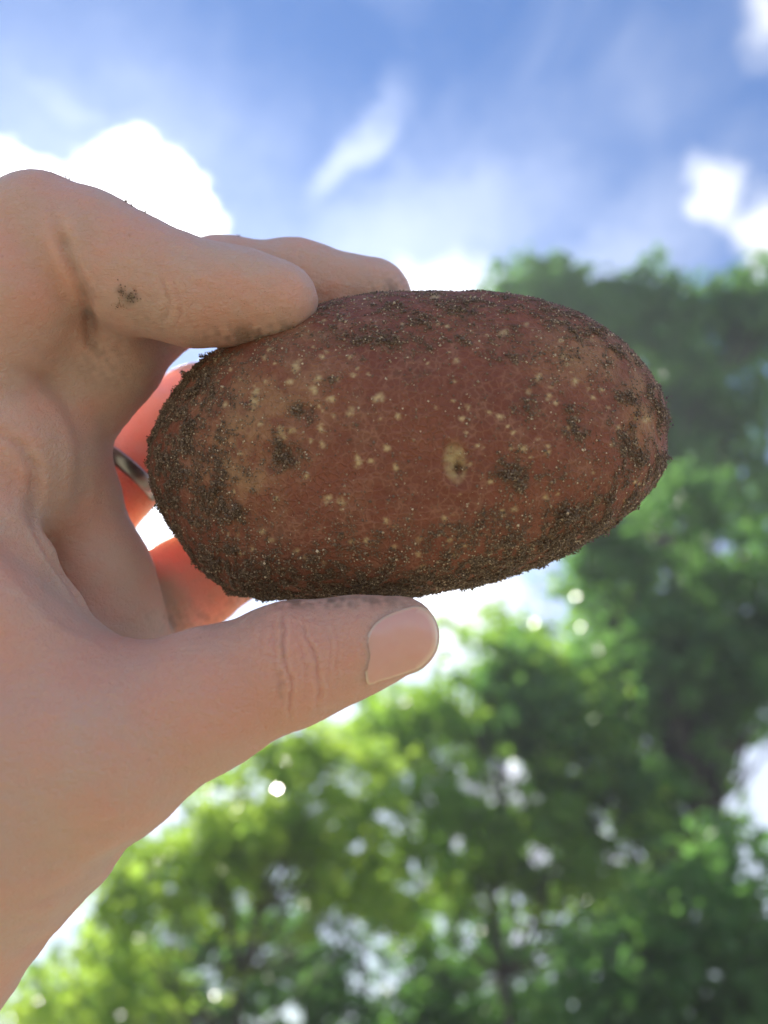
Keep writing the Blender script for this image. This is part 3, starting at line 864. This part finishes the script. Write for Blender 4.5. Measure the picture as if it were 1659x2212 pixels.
# soil density over the skin
def soil_density(u, v, X):
    d = 0.10 + 0 * u
    def E(cu, cv, ru, rv, a=1.0, ang=0):
        t_ = R(ang); u1 = u + 9 * WA; v1 = v + 9 * WB
        x = (u1 - cu) * math.cos(t_) - (v1 - cv) * math.sin(t_); y = (u1 - cu) * math.sin(t_) + (v1 - cv) * math.cos(t_)
        return a * np.exp(-((x / ru) ** 2 + (y / rv) ** 2) ** 1.1)
    for q in [(350, 980, 100, 220, .62), (400, 880, 70, 100, 0.4), (420, 800, 50, 50, .5), (490, 1085, 60, 45, .8), (370, 1150, 60, 70, .35), (480, 1240, 60, 50, .8), (640, 1270, 190, 36, .75), (850, 1262, 220, 34, .7),
              (1080, 1228, 170, 38, .75, 8), (1220, 1155, 90, 45, .8, 25), (1330, 1090, 80, 40, .6, 35),
              (612, 985, 34, 30, 1.1), (655, 888, 28, 24, .7), (690, 712, 25, 14, .5), (810, 733, 62, 16, .9), (945, 738, 34, 14, .9), (1100, 765, 34, 20, .8),
              (890, 803, 28, 12, .8), (1030, 668, 60, 16, .8), (900, 680, 60, 16, .5), (1128, 1018, 62, 32, 1.0), (1150, 1045, 40, 20, .8), (1235, 925, 24, 38, .8), (1330, 772, 26, 20, .9),
              (1352, 860, 24, 20, .9), (1370, 968, 25, 42, 1.1), (1425, 880, 16, 50, 1.2), (1422, 1010, 20, 38, 1.2), (1040, 1112, 32, 22, .9), (1190, 1135, 60, 30, .8),
              (1130, 880, 40, 18, .5, 40), (993, 1014, 12, 17, 1.6), (720, 830, 30, 12, .35), (1210, 700, 60, 20, .5, -25), (780, 790, 30, 10, .4), (1000, 735, 30, 10, .4), (1160, 830, 30, 12, .5), (960, 1140, 60, 14, .4)]:
        d = d + 0.92 * E(*q)
    d += 0.22 * np.clip((800 - v) / 90, 0, 1) + 0.14 * np.clip((u - 1150) / 200, 0, 1) + 0.22 * np.clip((640 - u) / 220, 0, 1) * np.clip((v - 700) / 100, 0, 1)
    d += 0.28 * np.clip((v - 1120 + 0.10 * (u - 700)) / 80, 0, 1)
    return d
patch = wob(PV, 0.7, 11) * 0.55 + wob(PV, 2.0, 12) * 0.6
dens = np.where(facing, soil_density(pu, pv, PV), 0.45 + 0.25 * wob(PV, 0.35, 13))
dens = np.clip(dens * np.clip(0.75 + 0.75 * patch, 0.05, 2.2), 0, 1.3)
film = np.clip(dens * 0.95, 0, 0.85)
PW = to_world(PV); porig = to_world([pc])[0]

m_pot, h, out = new_mat('potato_skin')
b = h.node('ShaderNodeBsdfPrincipled'); tcn = h.node('ShaderNodeTexCoord'); oc = tcn.outputs['Object']
warp = h.noise(oc, 350, 3, 0.6)
oc2 = h.vmath('ADD', oc, h.vmath('MULTIPLY', h.vmath('SUBTRACT', warp.outputs['Color'], (0.5, 0.5, 0.5)), (0.0022, 0.0022, 0.0022)))
net = h.vor(oc2, 560, 'DISTANCE_TO_EDGE'); netm = h.maprange(net.outputs[0], 0.0, 0.16, 1.0, 0.0)
cellc = h.vor(oc2, 560)
n1 = h.noise(oc, 45, 4, 0.6); n2 = h.noise(oc, 900, 4, 0.65); n3 = h.noise(oc, 160, 3, 0.6)
c1 = h.mix(h.maprange(n1.outputs[0], 0.3, 0.7), (0.175, 0.054, 0.038), (0.25, 0.086, 0.055))
c1 = h.mix(h.maprange(n3.outputs[0], 0.45, 0.75, 0, 0.5), c1, (0.255, 0.125, 0.085))
c1 = h.mix(h.math('MULTIPLY', netm, h.maprange(n3.outputs[0], 0.3, 0.7, 0.10, 0.42)), c1, (0.42, 0.22, 0.16))
c1 = h.mix(h.maprange(n2.outputs[0], 0.50, 0.72, 0, 0.5), c1, (0.17, 0.065, 0.05))
A1 = h.node('ShaderNodeAttribute', attribute_name='buff'); A2 = h.node('ShaderNodeAttribute', attribute_name='pale'); A3 = h.node('ShaderNodeAttribute', attribute_name='film'); A4 = h.node('ShaderNodeAttribute', attribute_name='eye')
c1 = h.mix(h.math('MULTIPLY', A1.outputs['Fac'], h.maprange(n3.outputs[0], 0.3, 0.6)), c1, (0.44, 0.27, 0.15))
c1 = h.mix(h.math('MULTIPLY', A2.outputs['Fac'], h.maprange(n2.outputs[0], 0.35, 0.55, 0.35, 1.0)), c1, (0.60, 0.46, 0.27))
c1 = h.mix(h.math('MULTIPLY', A4.outputs['Fac'], 0.85), c1, (0.50, 0.40, 0.23))
c1 = h.mix(h.math('MULTIPLY', A3.outputs['Fac'], h.maprange(n2.outputs[0], 0.25, 0.6, 0.25, 0.95)), c1, (0.125, 0.080, 0.058))
h.put(b.inputs['Base Color'], c1)
b.inputs['Roughness'].default_value = 0.62; b.inputs['Specular IOR Level'].default_value = 0.3
b.inputs['Subsurface Weight'].default_value = 0.12; b.inputs['Subsurface Radius'].default_value = (1, 0.35, 0.15); b.inputs['Subsurface Scale'].default_value = 0.001
hg = h.math('ADD', h.math('MULTIPLY', netm, h.maprange(n1.outputs[0], 0.35, 0.65, 0.04, 0.26)), h.math('ADD', h.math('MULTIPLY', n2.outputs[0], 0.6), h.math('MULTIPLY', n3.outputs[0], 0.5)))
bp = h.node('ShaderNodeBump'); bp.inputs['Strength'].default_value = 0.9; bp.inputs['Distance'].default_value = 0.0012
h.l.new(hg, bp.inputs['Height']); h.l.new(bp.outputs[0], b.inputs['Normal'])
h.l.new(b.outputs[0], out.inputs[0])

proot = bpy.data.objects.new('potato', None); COL.objects.link(proot); proot.location = porig
tag(proot, 'large oval red-skinned potato caked with sandy soil, held up against the sky', 'potato')
PFc = PF[:, [0, 2, 1]]
pme = mesh_from_np('skin', PW - porig, PFc, m_pot)
for k, v in (('pale', pale), ('film', film), ('buff', buff), ('eye', eyem)): attr(pme, k, v)
link('skin', pme, proot)

# grains of soil: real little stones and crumbs
m_soil, h, out = new_mat('soil')
b = h.node('ShaderNodeBsdfPrincipled'); a = h.node('ShaderNodeAttribute', attribute_name='tone')
cr = h.node('ShaderNodeValToRGB'); h.l.new(a.outputs['Fac'], cr.inputs[0])
el = cr.color_ramp.elements
el[0].position = 0; el[0].color = (0.075, 0.052, 0.040, 1); el[1].position = 1; el[1].color = (0.66, 0.56, 0.44, 1)
e = el.new(0.5); e.color = (0.18, 0.125, 0.092, 1); e = el.new(0.8); e.color = (0.36, 0.27, 0.19, 1)
h.l.new(cr.outputs[0], b.inputs['Base Color']); b.inputs['Roughness'].default_value = 0.45
h.l.new(b.outputs[0], out.inputs[0])
OCT = np.array([(1, 0, 0), (0, 1, 0), (-1, 0, 0), (0, -1, 0), (0, 0, 1), (0, 0, -1)], float)
OF = np.array([(0, 1, 4), (1, 2, 4), (2, 3, 4), (3, 0, 4), (1, 0, 5), (2, 1, 5), (3, 2, 5), (0, 3, 5)])
def grains(C, r):
    n = len(C); q = rng.normal(size=(n, 4)); q /= np.linalg.norm(q, axis=1)[:, None]
    w_, x, y, z = q.T
    Rm = np.stack([1 - 2 * (y * y + z * z), 2 * (x * y - z * w_), 2 * (x * z + y * w_), 2 * (x * y + z * w_), 1 - 2 * (x * x + z * z), 2 * (y * z - x * w_),
                   2 * (x * z - y * w_), 2 * (y * z + x * w_), 1 - 2 * (x * x + y * y)], -1).reshape(n, 3, 3)
    base = OCT[None] * rng.uniform(0.8, 1.2, (n, 6, 1)) * r[:, None, None]
    V = np.einsum('nij,nkj->nki', Rm, base) + C[:, None]
    F = OF[None] + (np.arange(n) * 6)[:, None, None]
    return V.reshape(-1, 3), F.reshape(-1, 3)
# clumpy sampling
fd = dens[PF].mean(1); fN = np.cross(PV[PF[:, 1]] - PV[PF[:, 0]], PV[PF[:, 2]] - PV[PF[:, 0]])
ar = np.linalg.norm(fN, axis=1); ffacing = facing[PF[:, 0]]
fine_n = wob(PV[PF[:, 0]], 4.0, 21)
wgt = ar * (fd ** 1.35) * np.clip(0.6 + 0.7 * fine_n, 0.03, 3) * np.where(ffacing, 1.0, 0.25)
NG = 82000
pick = rng.choice(len(PF), NG, p=wgt / wgt.sum())
bc = rng.dirichlet((1, 1, 1), NG)
GC = (PV[PF[pick]] * bc[:, :, None]).sum(1)
gn = (GC - pc) / np.array([A_ * k_, B_ * k_, D_]) ** 2; gn /= np.linalg.norm(gn, axis=1)[:, None]
lift = rng.random(NG) ** 2 * np.clip(fd[pick], 0, 1) ** 1.6 * (0.3 + 0.8 * np.clip(wob(GC, 1.3, 31), 0, 2.2) + 0.35 * np.clip(wob(GC, 4.5, 32), 0, 2))
gr = rng.uniform(0.09, 0.25, NG) * (1 + 0.6 * (rng.random(NG) < 0.10))
GC = GC + gn * (lift + 0.03)[:, None]
gV, gF = grains(GC, gr)
sme = mesh_from_np('soil', to_world(gV) - porig, gF[:, [0, 2, 1]], m_soil, smooth=False)
tone = np.clip(rng.beta(1.7, 2.2, NG) - 0.12 * np.clip(fd[pick], 0, 1) + 0.25 * (rng.random(NG) < 0.14) + 0.08 * (fd[pick] < 0.25), 0, 1)
attr(sme, 'tone', np.repeat(tone, 6))
tag(link('soil', sme, proot), kind='stuff')

# ------------------------------------------------------------------ crumbs on the hand
pts = []
def crumbs(u0, v0, su, sv, k, rmin=0.08, rmax=0.2, lift_=0.12):
    for _ in range(k):
        u = random.gauss(u0, su); v = random.gauss(v0, sv)
        p, n_ = cast(hbvh, u, v)
        if p is not None:
            pts.append((p + n_ * random.uniform(0, lift_) * 0.001, random.uniform(rmin, rmax)))
crumbs(262, 628, 7, 9, 45, 0.12, 0.27, 0.3); crumbs(282, 645, 10, 9, 90, 0.12, 0.29, 0.35); crumbs(292, 638, 5, 5, 30, 0.12, 0.27, 0.3); crumbs(256, 660, 7, 5, 25, 0.1, 0.2)
crumbs(560, 690, 60, 22, 60, 0.06, 0.13); crumbs(150, 560, 60, 80, 30, 0.05, 0.1); crumbs(620, 1325, 60, 8, 30, 0.06, 0.14)
# crumbs along the finger's upper edge
for (u0, u1, k) in [(100, 420, 110), (425, 640, 30), (820, 888, 22)]:
    for _ in range(k):
        u = random.uniform(u0, u1)
        for v in range(350, 720, 3):
            p, n_ = cast(hbvh, u, v)
            if p is not None:
                pts.append((p + n_ * 0.00005, random.uniform(0.05, 0.16))); break
for (u0, n_c) in ((147, 8), (272, 16), (286, 12), (313, 10), (516, 12)):
    for _ in range(n_c):
        u = random.gauss(u0, 2.2)
        for v in range(350, 1400, 3):
            p, n_ = cast(hbvh, u, v)
            if p is not None:
                pts.append((p + ROT @ np.array([0, 1, 0]) * random.uniform(0, 0.0005), random.uniform(0.1, 0.18))); break
gV, gF = grains(np.array([p for p, _ in pts]) , np.array([r for _, r in pts]) * 0.001)
cme = mesh_from_np('soil_crumbs', gV - horig, gF, m_soil, smooth=False)
attr(cme, 'tone', np.repeat(np.clip(rng.beta(2, 2.5, len(pts)), 0, 1), 6))
tag(link('soil_crumbs', cme, hand), kind='stuff')
# dry flakes of skin round the nail
fl = []
for q in ring_:
    if q[0] < 870 and random.random() < 0.95:
        for _ in range(3 if q[1] < 1400 else 2):
            p, n_ = cast(hbvh, q[0] + random.gauss(-1, 2.5), q[1] + random.gauss(-1 if q[1] < 1400 else 0, 2.5))
            if p is not None: fl.append((p + n_ * 0.0004, random.uniform(0.10, 0.24)))
m_flake, h, out = new_mat('dry_skin')
b = h.node('ShaderNodeBsdfPrincipled'); b.inputs['Base Color'].default_value = (0.74, 0.58, 0.42, 1); b.inputs['Roughness'].default_value = 0.7
h.l.new(b.outputs[0], out.inputs[0])
gV, gF = grains(np.array([p for p, _ in fl]), np.array([r for _, r in fl]) * 0.001)
tag(link('cuticle_flakes', mesh_from_np('cuticle_flakes', gV - horig, gF, m_flake, smooth=False), hand), kind='stuff')

# ------------------------------------------------------------------ ring
m_metal, h, out = new_mat('ring_metal')
b = h.node('ShaderNodeBsdfPrincipled'); tcn = h.node('ShaderNodeTexCoord')
nn = h.noise(tcn.outputs['Object'], 500, 3, 0.5)
b.inputs['Base Color'].default_value = (0.36, 0.35, 0.34, 1); b.inputs['Metallic'].default_value = 1.0
h.l.new(h.maprange(nn.outputs[0], 0.3, 0.7, 0.28, 0.42), b.inputs['Roughness']); h.l.new(b.outputs[0], out.inputs[0])
rc = P(256, 1014, 207)
axv = P(345, 950, 216) - P(190, 1130, 206); axv[2] *= 1.0; axv /= np.linalg.norm(axv)
e1_ = np.cross(axv, [0, 0, 1.0]); e1_ /= np.linalg.norm(e1_); e2_ = np.cross(axv, e1_)
prof = [(-1.9, 0.0), (-1.75, 0.55), (-1.2, 0.85), (0, 0.95), (1.2, 0.85), (1.75, 0.55), (1.9, 0.0), (1.2, -0.25), (0, -0.35), (-1.2, -0.25)]
RV = []; ns = 72
for i in range(ns):
    a = 2 * math.pi * i / ns; rad = math.cos(a) * e1_ + math.sin(a) * e2_
    for (w_, r_) in prof:
        RV.append(rc + rad * (12.0 + r_) + axv * w_ * 1.1)
k = len(prof); RF = [(i * k + j, i * k + (j + 1) % k, ((i + 1) % ns) * k + (j + 1) % k, ((i + 1) % ns) * k + j) for i in range(ns) for j in range(k)]
rw = to_world(np.array(RV)); ro = to_world([rc])[0]
ringo = link('finger_ring', mesh_from_np('finger_ring', rw - ro, np.array(RF), m_metal), None, ro)
tag(ringo, 'polished silver-coloured band worn on the finger behind the left end of the potato', 'ring')
